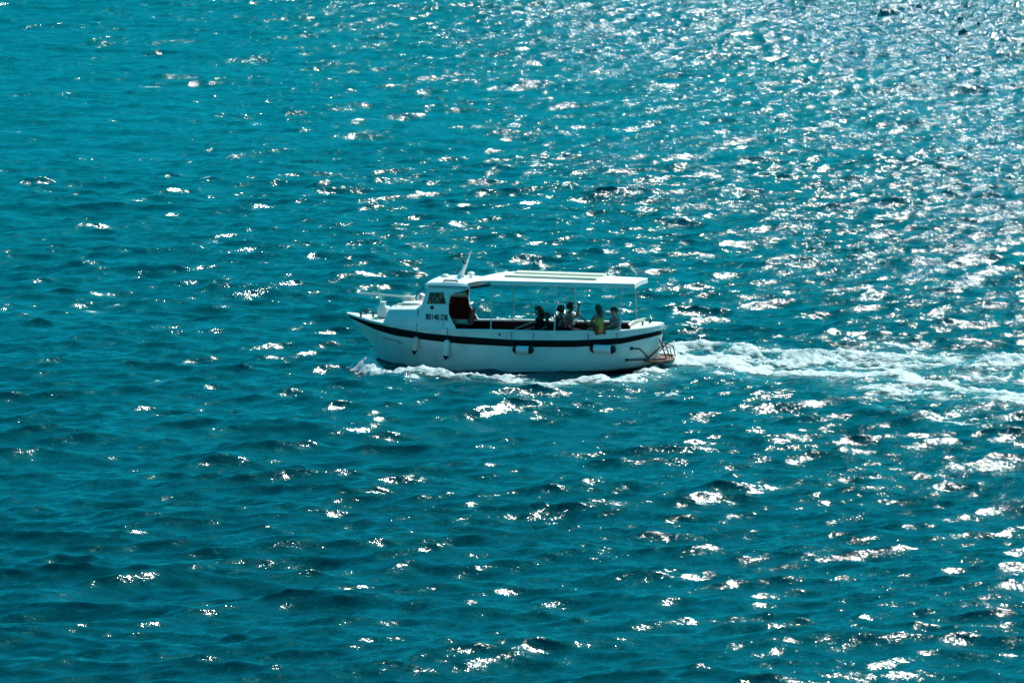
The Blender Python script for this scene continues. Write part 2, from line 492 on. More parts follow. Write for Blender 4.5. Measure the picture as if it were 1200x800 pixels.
    # at grazing angles the ripple faces one can see are mostly those leaning towards the eye
    sx = n.new("ShaderNodeSeparateXYZ"); l.new(geo.outputs["Incoming"], sx.inputs[0])
    mz = n.new("ShaderNodeMath"); mz.operation = 'MAXIMUM'; mz.inputs[1].default_value = 0.06; l.new(sx.outputs[2], mz.inputs[0])
    dv = n.new("ShaderNodeMath"); dv.operation = 'DIVIDE'; dv.inputs[0].default_value = VISIBLE; l.new(mz.outputs[0], dv.inputs[1])
    hv = n.new("ShaderNodeVectorMath"); hv.operation = 'MULTIPLY'; hv.inputs[1].default_value = (1, 1, 0); l.new(geo.outputs["Incoming"], hv.inputs[0])
    vs = n.new("ShaderNodeVectorMath"); vs.operation = 'SCALE'; l.new(hv.outputs[0], vs.inputs[0]); l.new(dv.outputs[0], vs.inputs["Scale"])
    a2 = n.new("ShaderNodeVectorMath"); l.new(ad.outputs[0], a2.inputs[0]); l.new(vs.outputs[0], a2.inputs[1]); ad = a2
    nm = n.new("ShaderNodeVectorMath"); nm.operation = 'NORMALIZE'; l.new(ad.outputs[0], nm.inputs[0])
    l.new(nm.outputs[0], p.inputs["Normal"])
    return m
SEA_A, SEA_B, SEA_FAR_SHEEN = (0.0, 0.028, 0.038), (0.0, 0.042, 0.055), (0.0, 0.115, 0.145)
RIPPLES = ((3.2, 0.42), (9.0, 0.56), (30.0, 0.70), (75.0, 0.85))
VISIBLE = 0.016
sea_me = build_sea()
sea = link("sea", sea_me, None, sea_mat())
tag(sea, "choppy teal sea with short wind waves and sun glitter", "sea", kind='structure')

def foam_mat():
    m = mat("sea_foam", (0.80, 0.84, 0.82), 0.7, 0.05, 3.0, 0.03, bscale=14)
    n, l = m.node_tree.nodes, m.node_tree.links
    p = n["Principled BSDF"]
    at = n.new("ShaderNodeAttribute"); at.attribute_name = "cover"
    tc = n.new("ShaderNodeTexCoord")
    mp = n.new("ShaderNodeMapping"); mp.inputs["Rotation"].default_value = (0, 0, PSI); mp.inputs["Scale"].default_value = (0.55, 1.3, 1)
    l.new(tc.outputs["Object"], mp.inputs["Vector"])
    nz = n.new("ShaderNodeTexNoise"); nz.inputs["Scale"].default_value = 5.0; nz.inputs["Detail"].default_value = 6; nz.inputs["Roughness"].default_value = 0.7
    nz.inputs["Distortion"].default_value = 0.8
    l.new(mp.outputs[0], nz.inputs["Vector"])
    m1 = n.new("ShaderNodeMath"); m1.operation = 'MULTIPLY_ADD'; m1.inputs[1].default_value = 2.6; m1.inputs[2].default_value = -1.3
    l.new(nz.outputs["Fac"], m1.inputs[0])
    m2 = n.new("ShaderNodeMath"); m2.operation = 'ADD'; l.new(m1.outputs[0], m2.inputs[0]); l.new(at.outputs["Fac"], m2.inputs[1])
    mr = n.new("ShaderNodeMapRange"); mr.interpolation_type = 'SMOOTHSTEP'; mr.inputs[1].default_value = 0.25; mr.inputs[2].default_value = 0.8
    l.new(m2.outputs[0], mr.inputs[0])
    tr = n.new("ShaderNodeBsdfTransparent")
    tl = n.new("ShaderNodeBsdfTranslucent"); tl.inputs[0].default_value = (0.8, 0.86, 0.84, 1)
    mt = n.new("ShaderNodeMixShader"); mt.inputs[0].default_value = 0.3
    l.new(p.outputs[0], mt.inputs[1]); l.new(tl.outputs[0], mt.inputs[2])
    mx = n.new("ShaderNodeMixShader"); l.new(mr.outputs[0], mx.inputs[0])
    l.new(tr.outputs[0], mx.inputs[1]); l.new(mt.outputs[0], mx.inputs[2])
    l.new(mx.outputs[0], n["Material Output"].inputs[0])
    return m

def build_foam(name, x0, x1, y0, y1, ddx, ddy, fI, thr, lump, seed):
    xs, ys = np.arange(x0, x1, ddx), np.arange(y0, y1, ddy)
    nx, ny = len(xs), len(ys)
    X, Y = np.meshgrid(xs, ys, indexing='ij'); X, Y = X.ravel(), Y.ravel()
    I = fI(X, Y)
    u = (X - BO.x) * bx_[0] + Y * bx_[1]; v = (X - BO.x) * by_[0] + Y * by_[1]
    n1 = noise2(u * 1.1, v * 2.0, seed, 4, 0.6); n2 = noise2(u * 5.0 + 40, v * 7.0 + 9, seed + 1, 3, 0.6)
    val = I + (n1 - 0.5) * 1.5 + (n2 - 0.5) * 0.8 - thr + 0.25
    px, py, pz = sea_point(X, Y)
    e = np.clip(val / 0.6, 0, 1)
    pz = pz + 0.025 + lump * e * (0.3 + 1.4 * n2) * np.clip(I, 0.3, 1.5)
    co = np.stack([px, py, pz], 1)
    i = np.arange((nx - 1) * (ny - 1)); a = (i // (ny - 1)) * ny + i % (ny - 1)
    q = np.stack([a, a + ny, a + ny + 1, a + 1], 1)
    q = q[(val[q].mean(1) > 0) & (I[q].mean(1) > 0.12)]
    used, inv = np.unique(q, return_inverse=True)
    me = mesh_np(name, co[used], inv.reshape(q.shape))
    me.attributes.new("cover", 'FLOAT', 'POINT').data.foreach_set("value", np.clip(val[used] * 1.5, 0, 2).astype(np.float32))
    return me
FM = foam_mat()
def fI_wake(x, y):
    I = np.zeros_like(x)
    for k, (pts, w, a, b) in enumerate(FOAM):
        if k > 2: I = np.maximum(I, seg_field(x, y, pts, w, a, b))
    return I
def fI_bow(x, y):
    I = np.zeros_like(x)
    for pts, w, a, b in FOAM[:3]: I = np.maximum(I, seg_field(x, y, pts, w, a, b))
    return I
def fI_cap(x, y):
    I = np.zeros_like(x)
    for cx, cy, w, a in CAPS:
        I = np.maximum(I, a * np.exp(-((x - cx) / (w * 1.5)) ** 2 - ((y - cy - 0.25 * (x - cx)) / w) ** 2))
    return I
wf = link("wake_foam", build_foam("wake_foam", -0.8, 17.5, -13.5, 5, 0.045, 0.06, fI_wake, 0.74, 0.09, 21), None, FM)
tag(wf, "long white foamy wake trailing off behind the boat's stern", "foam", kind='stuff')
bf = link("bow_foam", build_foam("bow_foam", -6.5, 1.5, -4, 5.5, 0.03, 0.05, fI_bow, 0.38, 0.15, 31), None, FM)
tag(bf, "white bow wave curling away from the boat's bow", "foam", kind='stuff')
parts_q = []
capsme = None
def build_caps():
    cos, qs, cv, off = [], [], [], 0
    for k, (cx, cy, w, a) in enumerate(CAPS):
        me = build_foam("c", cx - 2.2 * w, cx + 2.2 * w, cy - 2 * w, cy + 2 * w, 0.05, 0.08, fI_cap, 0.85, 0.03, 50 + k)
        n = len(me.vertices)
        if not len(me.polygons): continue
        c = np.zeros(n * 3, np.float32); me.vertices.foreach_get("co", c)
        q = np.zeros(len(me.polygons) * 4, np.int32); me.loops.foreach_get("vertex_index", q)
        cos.append(c.reshape(-1, 3)); qs.append(q.reshape(-1, 4) + off); off += n
        a_ = np.zeros(n, np.float32); me.attributes["cover"].data.foreach_get("value", a_); cv.append(a_)
        bpy.data.meshes.remove(me)
    out = mesh_np("whitecap_foam", np.concatenate(cos), np.concatenate(qs))
    out.attributes.new("cover", 'FLOAT', 'POINT').data.foreach_set("value", np.concatenate(cv))
    return out
cf = link("whitecap_foam", build_caps(), None, FM)
tag(cf, "small scattered white flecks of foam on the wave crests", "foam", kind='stuff')

# ------------------------------------------------------------------ the boat
boat = empty("tour_boat", BO, BROT)
tag(boat, "white wooden tour boat with navy stripe, wheelhouse and flat white canopy under way", "boat")
def part(name, bm, m, parent=None, smooth=False): return obj(name, bm, M[m], parent or boat, smooth)

def I1(x, tab):
    t = sorted(tab); return float(np.interp(x, [a for a, _ in t], [b for _, b in t]))
STEMX = [(-0.55, 3.2), (0, 3.72), (0.5, 4.0), (0.73, 4.2), (1.0, 4.42), (1.36, 4.74)]
STERNX = [(-0.55, -3.3), (-0.1, -3.9), (0.15, -4.3), (0.34, -4.5), (1.0, -4.6), (1.42, -4.66)]
SHEER = [(-4.66, 1.36), (-3.74, 1.27), (-1.8, 1.2), (-0.3, 1.18), (1.1, 1.15), (2.2, 1.14), (3.43, 1.19), (4.1, 1.26), (4.74, 1.36)]
BEAM = [(-4.66, 0), (-4.645, .16), (-4.6, .3), (-4.45, .54), (-4.1, .8), (-3.74, .97), (-3, 1.14), (-1.8, 1.25), (-0.3, 1.27), (1.1, 1.2), (2.2, 1.08), (3.0, .92), (3.43, .79), (4.08, .48), (4.54, .17), (4.74, 0.02)]
STOP = [(4.7, 1.29), (4.1, 1.19), (3.37, 1.11), (2.27, 1.01), (1.2, .97), (-.56, .94), (-2.3, .98), (-3.74, 1.07), (-4.65, 1.22)]
SBOT = [(4.7, 1.21), (4.0, .97), (3.4, .87), (2.3, .81), (1.2, .76), (-.56, .75), (-2.3, .79), (-3.7, .9), (-4.6, 1.08)]
PEXP = [(0, 2.0), (.06, 2.6), (.2, 4.0), (.5, 5.2), (.75, 3.2), (.9, 1.9), (1, 1.4)]
ZK = -0.55
def hp(u, z, off=0.0):
    """hull surface, port side, at length fraction u (0 stern, 1 stem) and height z"""
    xs = -4.66 + 9.40 * u
    zs = I1(xs, SHEER)
    t = min(max((zs - z) / (zs - ZK), 0), 1)
    b = I1(xs, BEAM) * max(0.0, 1 - t ** I1(u, PEXP)) ** 0.75
    x0, x1 = I1(z, STERNX), I1(z, STEMX)
    return Vector((x0 + (x1 - x0) * u, b + off, z))
def hx(x, z, off=0.0):
    x0, x1 = I1(z, STERNX), I1(z, STEMX)
    return hp(min(max((x - x0) / (x1 - x0), 0), 1), z, off)
US = [(1 - math.cos(math.pi * k / 64)) / 2 for k in range(65)]
def xs_of(u): return -4.66 + 9.40 * u
def flip(v): return Vector((v.x, -v.y, v.z))
def hull_rows(zf, off=0.0):
    rows = []
    for u in US:
        port = [hp(u, z, off) for z in zf(u)]
        rows.append(port + [flip(p) for p in port[::-1]])
    return rows
def zf_hull(u):
    x = xs_of(u); zs, a, b = I1(x, SHEER), I1(x, STOP), I1(x, SBOT)
    low = [b + (ZK - b) * k / 12 for k in range(1, 13)]
    return [zs, (zs + a) / 2, a, (a + b) / 2, b] + low
bm = bmesh.new(); grid(bm, hull_rows(zf_hull)); bmesh.ops.remove_doubles(bm, verts=bm.verts, dist=1e-4)
part("hull", bm, 'hull', smooth=True)
def band(name, za, zb, off, m, n=3):
    bm = bmesh.new()
    for s in (1, -1):
        rows = []
        for u in US:
            x = xs_of(u); a, b = za(x), zb(x)
            r = [hp(u, a - 0.004, -0.02)] + [hp(u, a + (b - a) * k / n, off) for k in range(n + 1)] + [hp(u, b + 0.004, -0.02)]
            rows.append([p if s > 0 else flip(p) for p in r])
        grid(bm, rows)
    bmesh.ops.remove_doubles(bm, verts=bm.verts, dist=1e-4)
    return part(name, bm, m, smooth=True)
band("navy_stripe", lambda x: I1(x, STOP), lambda x: I1(x, SBOT), 0.016, 'navy')
band("boot_stripe", lambda x: I1(x, [(-4.6, .20), (-3.5, .10), (-2.5, .06), (-.8, .0), (0.3, -.08), (4, -.1)]), lambda x: -0.25, 0.008, 'boot')
band("waterline_stripe", lambda x: I1(x, [(-4.6, .235), (-3.5, .135), (-2.5, .09), (-.8, .025), (0.3, -.07), (4, -.1)]), lambda x: I1(x, [(-4.6, .21), (-3.5, .108), (-2.5, .066), (-.8, .006), (0.3, -.08), (4, -.11)]), 0.011, 'redboot', 1)
# gunwale cap
for s in (1, -1):
    bm = bmesh.new(); rows = []
    for u in US:
        p = hp(u, I1(xs_of(u), SHEER)); y = p.y
        yi = max(y - 0.13, 0.0)
        r = [Vector((p.x, y + .018, p.z - .03)), Vector((p.x, y + .022, p.z + .008)), Vector((p.x, y - .0, p.z + .024)), Vector((p.x, yi, p.z + .024)), Vector((p.x, yi, p.z - .03))]
        rows.append([q if s > 0 else flip(q) for q in r])
    grid(bm, rows)
    bmesh.ops.remove_doubles(bm, verts=bm.verts, dist=1e-4)
    part("gunwale_cap", bm, 'white', smooth=False)
# decks
def deck(name, xa, xb, n, m, dz=0.012, camber=0.05):
    bm = bmesh.new(); rows = []
    for k in range(n + 1):
        x = xa + (xb - xa) * k / n
        b = I1(x, BEAM) - 0.05; b = max(b, 0.01); z = I1(x, SHEER) + dz
        rows.append([Vector((x, b * t, z + camber * (1 - t * t) * min(1, b))) for t in (-1, -.75, -.5, -.25, 0, .25, .5, .75, 1)])
    grid(bm, rows)
    return part(name, bm, m, smooth=True)
deck("foredeck", 4.66, 1.9, 30, 'deck')
deck("aft_deck", -3.86, -4.63, 16, 'deck', 0.03)
bm = bmesh.new()
rows = []
for t in (-1, -.6, -.2, .2, .6, 1):
    x = -3.85 + 0.12 * (1 - t * t); b = 0.82
    rows.append([Vector((x, b * t, 1.30)), Vector((x, b * t, 1.42)), Vector((x - .06, b * t, 1.42)), Vector((x - .06, b * t, 1.3))])
grid(bm, rows)
part("aft_coaming", bm, 'deck')
# cockpit liner, sole, benches
bm = bmesh.new()
for s in (1, -1):
    rows = []
    for k in range(41):
        x = 2.0 - 5.84 * k / 40
        b = I1(x, BEAM) - 0.125; z = I1(x, SHEER) - .012
        r = [Vector((x, b, z)), Vector((x, b - .02, 0.9)), Vector((x, b - .1, 0.45))]
        rows.append([q if s > 0 else flip(q) for q in r])
    grid(bm, rows)
xb = -3.84; b = I1(xb, BEAM) - .12
grid(bm, [[Vector((xb, -b, 1.3)), Vector((xb, b, 1.3))], [Vector((xb, -b + .1, .45)), Vector((xb, b - .1, .45))]])
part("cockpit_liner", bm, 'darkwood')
bm = bmesh.new()
grid(bm, [[Vector((x, -(I1(x, BEAM) - .2), .45)), Vector((x, I1(x, BEAM) - .2, .45))] for x in [2.0 - 5.84 * k / 20 for k in range(21)]])
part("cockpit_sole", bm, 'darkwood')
for s in (1, -1):
    bm = bmesh.new()
    rows = []
    for k in range(25):
        x = 0.7 - 4.3 * k / 24; b = I1(x, BEAM) - .15
        r = [Vector((x, b, .86)), Vector((x, b - .42, .86)), Vector((x, b - .42, .82)), Vector((x, b - .40, .46))]
        rows.append([q if s > 0 else flip(q) for q in r])
    vr = grid(bm, rows)
    part("side_bench", bm, 'wood')
bm = bmesh.new(); box(bm, (-3.45, 0, .94), (.5, 1.5, .08)); box(bm, (-3.45, 0, .68), (.42, 1.4, .44))
part("aft_bench", bm, 'wood')
bm = bmesh.new(); box(bm, (-1.5, 0, .9), (1.1, .7, .06)); box(bm, (-1.5, 0, .66), (.9, .5, .42))
part("engine_box", bm, 'wood')
# fore cabin
def ysheer(x, inset): return I1(x, BEAM) - inset
bm = bmesh.new(); rows = []
TR = [(3.43, 1.19, 1.20), (3.38, 1.19, 1.35), (3.27, 1.19, 1.60), (3.20, 1.18, 1.625), (2.8, 1.16, 1.65), (2.4, 1.15, 1.675), (2.05, 1.14, 1.69)]
for x, zb, zt in TR:
    yb, yt = ysheer(min(x, 3.43), .02), ysheer(min(x, 3.43), .02) - .06 - .1 * (zt - zb)
    h = zt - zb
    pr = [Vector((x, yb, zb)), Vector((x, yb - .02, zb + h * .5)), Vector((x, yt, zt - .02)), Vector((x, yt - .05, zt + .008)), Vector((x, yt * .6, zt + .045)), Vector((x, yt * .25, zt + .06))]
    rows.append(pr + [flip(p) for p in pr[::-1]])
vr = grid(bm, rows)
bm.faces.new(vr[0])
trunk = part("fore_cabin", bm, 'white')
bm = bmesh.new()
box(bm, (2.72, 0.12, 1.745), (.5, .55, .06), .02)
hatch = part("deck_hatch", bm, 'white', trunk)
for s in (1, -1):
    bm = bmesh.new(); tube(bm, [(3.15, s * .5, 1.66), (3.1, s * .5, 1.72), (2.35, s * .58, 1.76), (2.3, s * .58, 1.70)], .014, 6)
    part("grab_rail", bm, 'railwood', trunk)
# wheelhouse side walls with windows
WOUT = [(2.27, 1.15), (2.24, 1.67), (2.04, 2.28), (.86, 2.28), (1.02, 2.235), (1.24, 2.17), (1.34, 2.08), (1.38, 1.85), (1.37, 1.58), (1.25, 1.38), (1.12, 1.17)]
WWIN = [(2.03, 1.84), (1.955, 2.165), (1.545, 2.185), (1.44, 1.86)]
def ywall(x, z): return I1(x, BEAM) - .03 - .13 * (z - 1.15)
for s in (1, -1):
    bm = bmesh.new()
    plate(bm, WOUT, [WWIN], lambda a, b: Vector((a, s * ywall(a, b), b)), (0, -s * .05, 0))
    wall = part("wheelhouse_wall", bm, 'white')
    bm = bmesh.new()
    inner = [(1.99, 1.875), (1.925, 2.13), (1.575, 2.15), (1.49, 1.895)]
    plate(bm, [(x * 1.0, z) for x, z in WWIN], [inner], lambda a, b: Vector((a, s * (ywall(a, b) + .008), b)), (0, -s * .05, 0))
    fr = part("window_frame", bm, 'railwood' if s > 0 else 'steel', wall)
    bm = bmesh.new()
    plate(bm, inner, [], lambda a, b: Vector((a, s * (ywall(a, b) - .02), b)), (0, -s * .008, 0))
    part("window_pane", bm, 'glass', fr)
    bm = bmesh.new()    # dark red inner lining
    IN = [(2.2, 1.0), (2.2, 1.67), (2.06, 1.82), (1.42, 1.82), (1.36, 1.58), (1.24, 1.38), (1.12, 1.0)]
    plate(bm, IN, [], lambda a, b: Vector((a, s * (ywall(a, b) - .055), b)), (0, -s * .015, 0))
    plate(bm, [(1.40, 1.85), (1.54, 2.2), (1.30, 2.2), (1.36, 2.08)], [], lambda a, b: Vector((a, s * (ywall(a, b) - .055), b)), (0, -s * .015, 0))
    part("wall_lining", bm, 'wood', wall)
# windscreen
bm = bmesh.new()
yw0, yw1 = ywall(2.2, 1.67) - .05, ywall(2.05, 2.27) - .05
def mws(a, b): t = (b - 1.69) / .59; return Vector((2.235 - .195 * t, a * (yw0 + (yw1 - yw0) * t), b))
WH = [[(-.9, 1.76), (-.9, 2.2), (-.06, 2.2), (-.06, 1.76)], [(.06, 1.76), (.06, 2.2), (.9, 2.2), (.9, 1.76)]]
plate(bm, [(-1, 1.69), (-1, 2.28), (1, 2.28), (1, 1.69)], WH, mws, (-.04, 0, 0))
ws = part("windscreen", bm, 'white')
for h in WH:
    bm = bmesh.new(); plate(bm, h, [], lambda a, b: mws(a, b) + Vector((-.015, 0, 0)), (-.008, 0, 0))
    part("window_pane", bm, 'glass', ws)
bm = bmesh.new(); box(bm, (2.12, 0, 1.32), (.05, 1.9, .72), .0)
box(bm, (1.98, 0, 1.66), (.26, 1.8, .05), .01)
part("dashboard", bm, 'wood')
bm = bmesh.new()
ring = [(1.84 - .05 * math.cos(a), .35 + .19 * math.sin(a), 1.6 + .19 * math.cos(a)) for a in [2 * math.pi * k / 16 for k in range(17)]]
tube(bm, ring, .016, 6, False)
for k in range(0, 16, 5): tube(bm, [(1.86, .35, 1.6), ring[k]], .01, 5)
part("steering_wheel", bm, 'railwood')
# roof
bm = bmesh.new(); rows = []
RL = [(2.16, .80, 2.295, 2.36), (2.13, .88, 2.27, 2.41), (2.05, .93, 2.265, 2.45), (1.9, .955, 2.265, 2.475), (1.5, .97, 2.265, 2.49), (1.1, .985, 2.27, 2.485), (.85, .985, 2.28, 2.465), (.76, .97, 2.30, 2.43)]
for x, y, z0, z1 in RL:
    h = z1 - z0
    pr = [Vector((x, y * .6, z0)), Vector((x, y - .03, z0)), Vector((x, y, z0 + .03)), Vector((x, y - .005, z0 + h * .55)), Vector((x, y - .06, z0 + h * .86)), Vector((x, y * .7, z1)), Vector((x, y * .3, z1 + .025))]
    rows.append(pr + [flip(p) for p in pr[::-1]])
vr = grid(bm, rows, close=True)
bm.faces.new(vr[0]); bm.faces.new(vr[-1])
roof = part("wheelhouse_roof", bm, 'white')
for s in (1, -1):
    bm = bmesh.new(); tube(bm, [(2.0, s * .962, 2.335), (1.5, s * .985, 2.335), (.85, s * .995, 2.345)], .010, 6)
    part("roof_trim", bm, 'tube', roof)
for s in (1, -1):
    bm = bmesh.new(); tube(bm, [(1.60, s * .8, 2.45), (1.56, s * .82, 2.51), (1.2, s * .83, 2.51), (1.16, s * .81, 2.46)], .024, 8)
    part("roof_handle", bm, 'black', roof)
bm = bmesh.new(); lathe(bm, [(.12, 0), (.125, .03), (.1, .075), (.05, .1), (.005, .105)], (1.76, .05, 2.495)); part("ventilator_dome", bm, 'white', roof, True)
bm = bmesh.new(); lathe(bm, [(.03, 0), (.03, .08), (.1, .085), (.11, .12), (.09, .155), (.03, .175), (.003, .178)], (1.05, -.12, 2.49)); part("satellite_dome", bm, 'white', roof, True)
# mast fin
bm = bmesh.new(); rows = []
for z, x0, x1, t in [(2.45, 1.52, 1.20, .07), (2.56, 1.42, 1.22, .06), (2.75, 1.30, 1.17, .05), (2.95, 1.19, 1.10, .04), (3.1, 1.11, 1.05, .035), (3.16, 1.08, 1.04, .03)]:
    xm = (x0 + x1) / 2
    rows.append([Vector((x0, 0, z)), Vector((xm + .02, t, z)), Vector((xm - .02, t, z)), Vector((x1, 0, z)), Vector((xm - .02, -t, z)), Vector((xm + .02, -t, z))])
vr = grid(bm, rows, close=True); bm.faces.new(vr[0]); bm.faces.new(vr[-1])
mast = part("mast_fin", bm, 'white', roof)
bm = bmesh.new(); lathe(bm, [(.02, 0), (.035, .02), (.035, .07), (.015, .09)], (1.22, 0.05, 2.92)); box(bm, (1.2, .02, 2.915), (.14, .06, .02), .004); tube(bm, [(1.25, .0, 2.93), (1.27, 0, 3.08)], .008, 5); part("mast_light", bm, 'tube', mast)
bm = bmesh.new(); lathe(bm, [(.025, 0), (.03, .02), (.03, .05), (.01, .06)], (1.06, 0, 3.16)); part("anchor_light", bm, 'steel', mast)
# mirror arm and porthole
bm = bmesh.new(); tube(bm, [(2.12, .86, 2.30), (2.36, .9, 2.16)], .012, 6); tube(bm, [(2.37, .9, 2.17), (2.22, .9, 2.03)], .016, 6)
part("mirror_arm", bm, 'black')
bm = bmesh.new(); yy = ywall(1.87, 1.74); lathe(bm, [(.05, -.01), (.055, .012), (.03, .02)], (1.87, yy, 1.74), 'y', 14); part("vent_cap", bm, 'black')
for x, zt in ((2.30, 1.62), (1.52, 1.36)):
    bm = bmesh.new(); tube(bm, [(x, ywall(x, 1.15) + .004, 1.17), (x, ywall(x, zt) + .006, zt)], .006, 5)
    part("panel_seam", bm, 'tube')
# helm seat
bm = bmesh.new(); box(bm, (1.16, .25, 1.20), (.42, .5, .06), .02); tube(bm, [(1.16, .25, .45), (1.16, .25, 1.2)], .05)
hs_ = part("helm_seat", bm, 'wood')
bm = bmesh.new(); box(bm, (1.17, .25, 1.255), (.40, .46, .06), .02); part("cushion", bm, 'cushion', hs_)
bm = bmesh.new(); box(bm, (.92, .25, 1.45), (.06, .46, .40), .02, Matrix.Rotation(R(-12), 3, 'Y')); part("backrest", bm, 'rust', hs_)

# canopy
CX0, CX1 = 0.12, -3.98
def cy(x): return .72 + (1.10 - .72) * (x - CX1) / (CX0 - CX1)
bm = bmesh.new(); rows = []
for k in range(15):
    x = CX0 + (CX1 - CX0) * k / 14; y = cy(x)
    top = [Vector((x, y * t, 2.585 + .045 * (1 - t * t))) for t in (1, .75, .5, .25, 0, -.25, -.5, -.75, -1)]
    bot = [Vector((x, y * t, 2.535 + .03 * (1 - t * t))) for t in (-.96, 0, .96)]
    rows.append([Vector((x, y + .006, 2.46)), Vector((x, y + .008, 2.565))] + top + [Vector((x, -y - .008, 2.565)), Vector((x, -y - .006, 2.46)), Vector((x, -y * .985, 2.46))] + bot + [Vector((x, y * .985, 2.46))])
vr = grid(bm, rows, close=True)
canopy = part("canopy", bm, 'canvas')
for x, d in ((CX0, .03), (CX1, -.03)):
    bm = bmesh.new(); y = cy(x)
    rows = [[Vector((x + d * e, y * t, z + .03 * (1 - t * t))) for t in (-1, -.5, 0, .5, 1)] for e, z in ((0, 2.585), (1, 2.57), (1, 2.44), (0, 2.44))]
    grid(bm, rows)
    part("canopy_valance", bm, 'canvas', canopy)
for y0, y1, xa, xb in ((.12, .50, -.12, -2.82), (-.36, -.78, -.16, -2.8)):
    bm = bmesh.new()
    yc = (y0 + y1) / 2; z = 2.645 if abs(yc) < .4 else 2.635
    box(bm, ((xa + xb) / 2, yc, z), (abs(xb - xa), abs(y1 - y0), .07), .012)
    rp_ = part("roof_panel", bm, 'beige', canopy)
# sloping front piece from wheelhouse roof to canopy
bm = bmesh.new(); rows = []
for t in np.linspace(0, 1, 8):
    x = .86 + (.10 - .86) * t; y = .9 + .19 * t; z = 2.455 + .125 * t + .03 * math.sin(math.pi * t)
    rows.append([Vector((x, y * q, z + .035 * (1 - q * q))) for q in (-1, -.6, -.2, .2, .6, 1)] + [Vector((x, y * q, z - .03 + .03 * (1 - q * q))) for q in (1, .6, .2, -.2, -.6, -1)])
vr = grid(bm, rows, close=True); bm.faces.new(vr[0]); bm.faces.new(vr[-1])
part("canopy_visor", bm, 'canvas')
for s in (1, -1):
    bm = bmesh.new()
    rows = []
    for t in np.linspace(0, 1, 6):
        x = .92 + (.05 - .92) * t; y = s * (.90 + .2 * t); z = 2.30 + .17 * t; w = .035
        rows.append([Vector((x, y, z + w)), Vector((x, y - s * .05, z + w)), Vector((x, y - s * .05, z - w)), Vector((x, y, z - w))])
    vr = grid(bm, rows, close=True); bm.faces.new(vr[0]); bm.faces.new(vr[-1])
    part("visor_bracket", bm, 'tube')
# canopy poles
for x, y in ((.08, 1.14), (-1.79, 1.2), (-3.64, .95)):
    for s in (1, -1):
        bm = bmesh.new()
        zt = 2.5; yt = cy(x) - .03
        tube(bm, [(x, s * (I1(x, BEAM) - .06), I1(x, SHEER) + .02), (x, s * yt, zt)], .019 if s > 0 else .015, 8)
        box(bm, (x, s * (I1(x, BEAM) - .06), I1(x, SHEER) + .03), (.09, .09, .02), .004)
        part("canopy_pole", bm, 'steel')
# bow fittings
bm = bmesh.new()
tube(bm, [(4.42, .0, 1.945), (3.72, -.02, 1.93), (2.72, -.06, 1.86)], .026, 8)
br = part("bow_rail", bm, 'steel')
bm = bmesh.new(); tube(bm, [(3.72, -.02, 1.3), (3.72, -.02, 1.93)], .02, 6); part("rail_post", bm, 'steel', br)
bm = bmesh.new(); tube(bm, [(2.75, -.06, 1.7), (2.75, -.06, 1.86)], .02, 6)
part("rail_post", bm, 'steel', br)
for x, y in ((4.22, .3), (4.25, -.28), (3.95, .0)):
    bm = bmesh.new(); z = I1(x, SHEER) + .04
    lathe(bm, [(.04, 0), (.028, .03), (.028, .09), (.045, .1), (.04, .125)], (x, y, z), 'z', 10)
    tube(bm, [(x - .07, y, z + .075), (x + .07, y, z + .075)], .012, 6)
    part("mooring_bollard", bm, 'tube')
bm = bmesh.new(); box(bm, (3.66, -.1, 1.43), (.3, .36, .3), .04); lathe(bm, [(.09, 0), (.1, .05), (.08, .14), (.1, .18)], (3.66, -.02, 1.55))
part("anchor_windlass", bm, 'white')
for x, y in ((-4.14, .32), (-4.25, -.05), (-4.2, -.4)):
    bm = bmesh.new(); z = I1(x, SHEER) + .05
    lathe(bm, [(.035, 0), (.025, .03), (.025, .08), (.04, .09), (.035, .11)], (x, y, z), 'z', 10)
    tube(bm, [(x, y - .06, z + .065), (x, y + .06, z + .065)], .011, 6)
    part("stern_bollard", bm, 'tube')
bm = bmesh.new()
x = .0; lathe(bm, [(.03, 0), (.035, .02), (.015, .03)], (-.2, hx(-.2, 1.08).y, 1.08), 'y', 10)
part("drain_fitting", bm, 'tube')
# swim platform and ladder at the stern
bm = bmesh.new()
rows = []
for t in np.linspace(-1, 1, 9):
    y = .62 * t; xe = -4.98 + .22 * t * t; xs0 = -4.25
    rows.append([Vector((xs0, y, .40)), Vector((xe, y, .40)), Vector((xe, y, .355)), Vector((xs0, y, .355))])
vr = grid(bm, rows, close=True); bm.faces.new(vr[0]); bm.faces.new(vr[-1])
plat = part("swim_platform", bm, 'plank')
for s in (1, -1):
    bm = bmesh.new()
    ka, kb = hx(-3.82, .43).y + .035, hx(-3.96, .76).y + .035
    tube(bm, [(-3.82, s * ka, .43), (-4.3, s * max(.62, hx(-4.3, .43).y + .03), .43), (-4.85, s * .42, .44)], .022, 6)
    tube(bm, [(-3.96, s * kb, .76), (-4.16, s * (hx(-4.16, .74).y + .03), .74), (-4.36, s * (hx(-4.36, .46).y + .05), .46)], .02, 6)
    tube(bm, [(-4.36, s * .55, .46), (-4.66, s * .3, .76)], .024, 6)
    for p in ((-3.82, s * ka, .43), (-3.96, s * kb, .76)): lathe(bm, [(.045, -.03), (.05, 0), (.045, .03)], p, 'y', 10)
    part("platform_bracket", bm, 'tube', plat)
bm = bmesh.new()
for y in (.26, -.12):
    tube(bm, [(-4.60, y, .98), (-4.68, y, .84), (-4.70, y, .76), (-4.82, y - .02, .42)], .02, 6)
    tube(bm, [(-4.72, y, .80), (-4.92, y, .74), (-4.98, y - .02, .45)], .018, 6)
for x, z in ((-4.74, .66), (-4.78, .53)): tube(bm, [(x, .26, z), (x, -.12, z)], .016, 6)
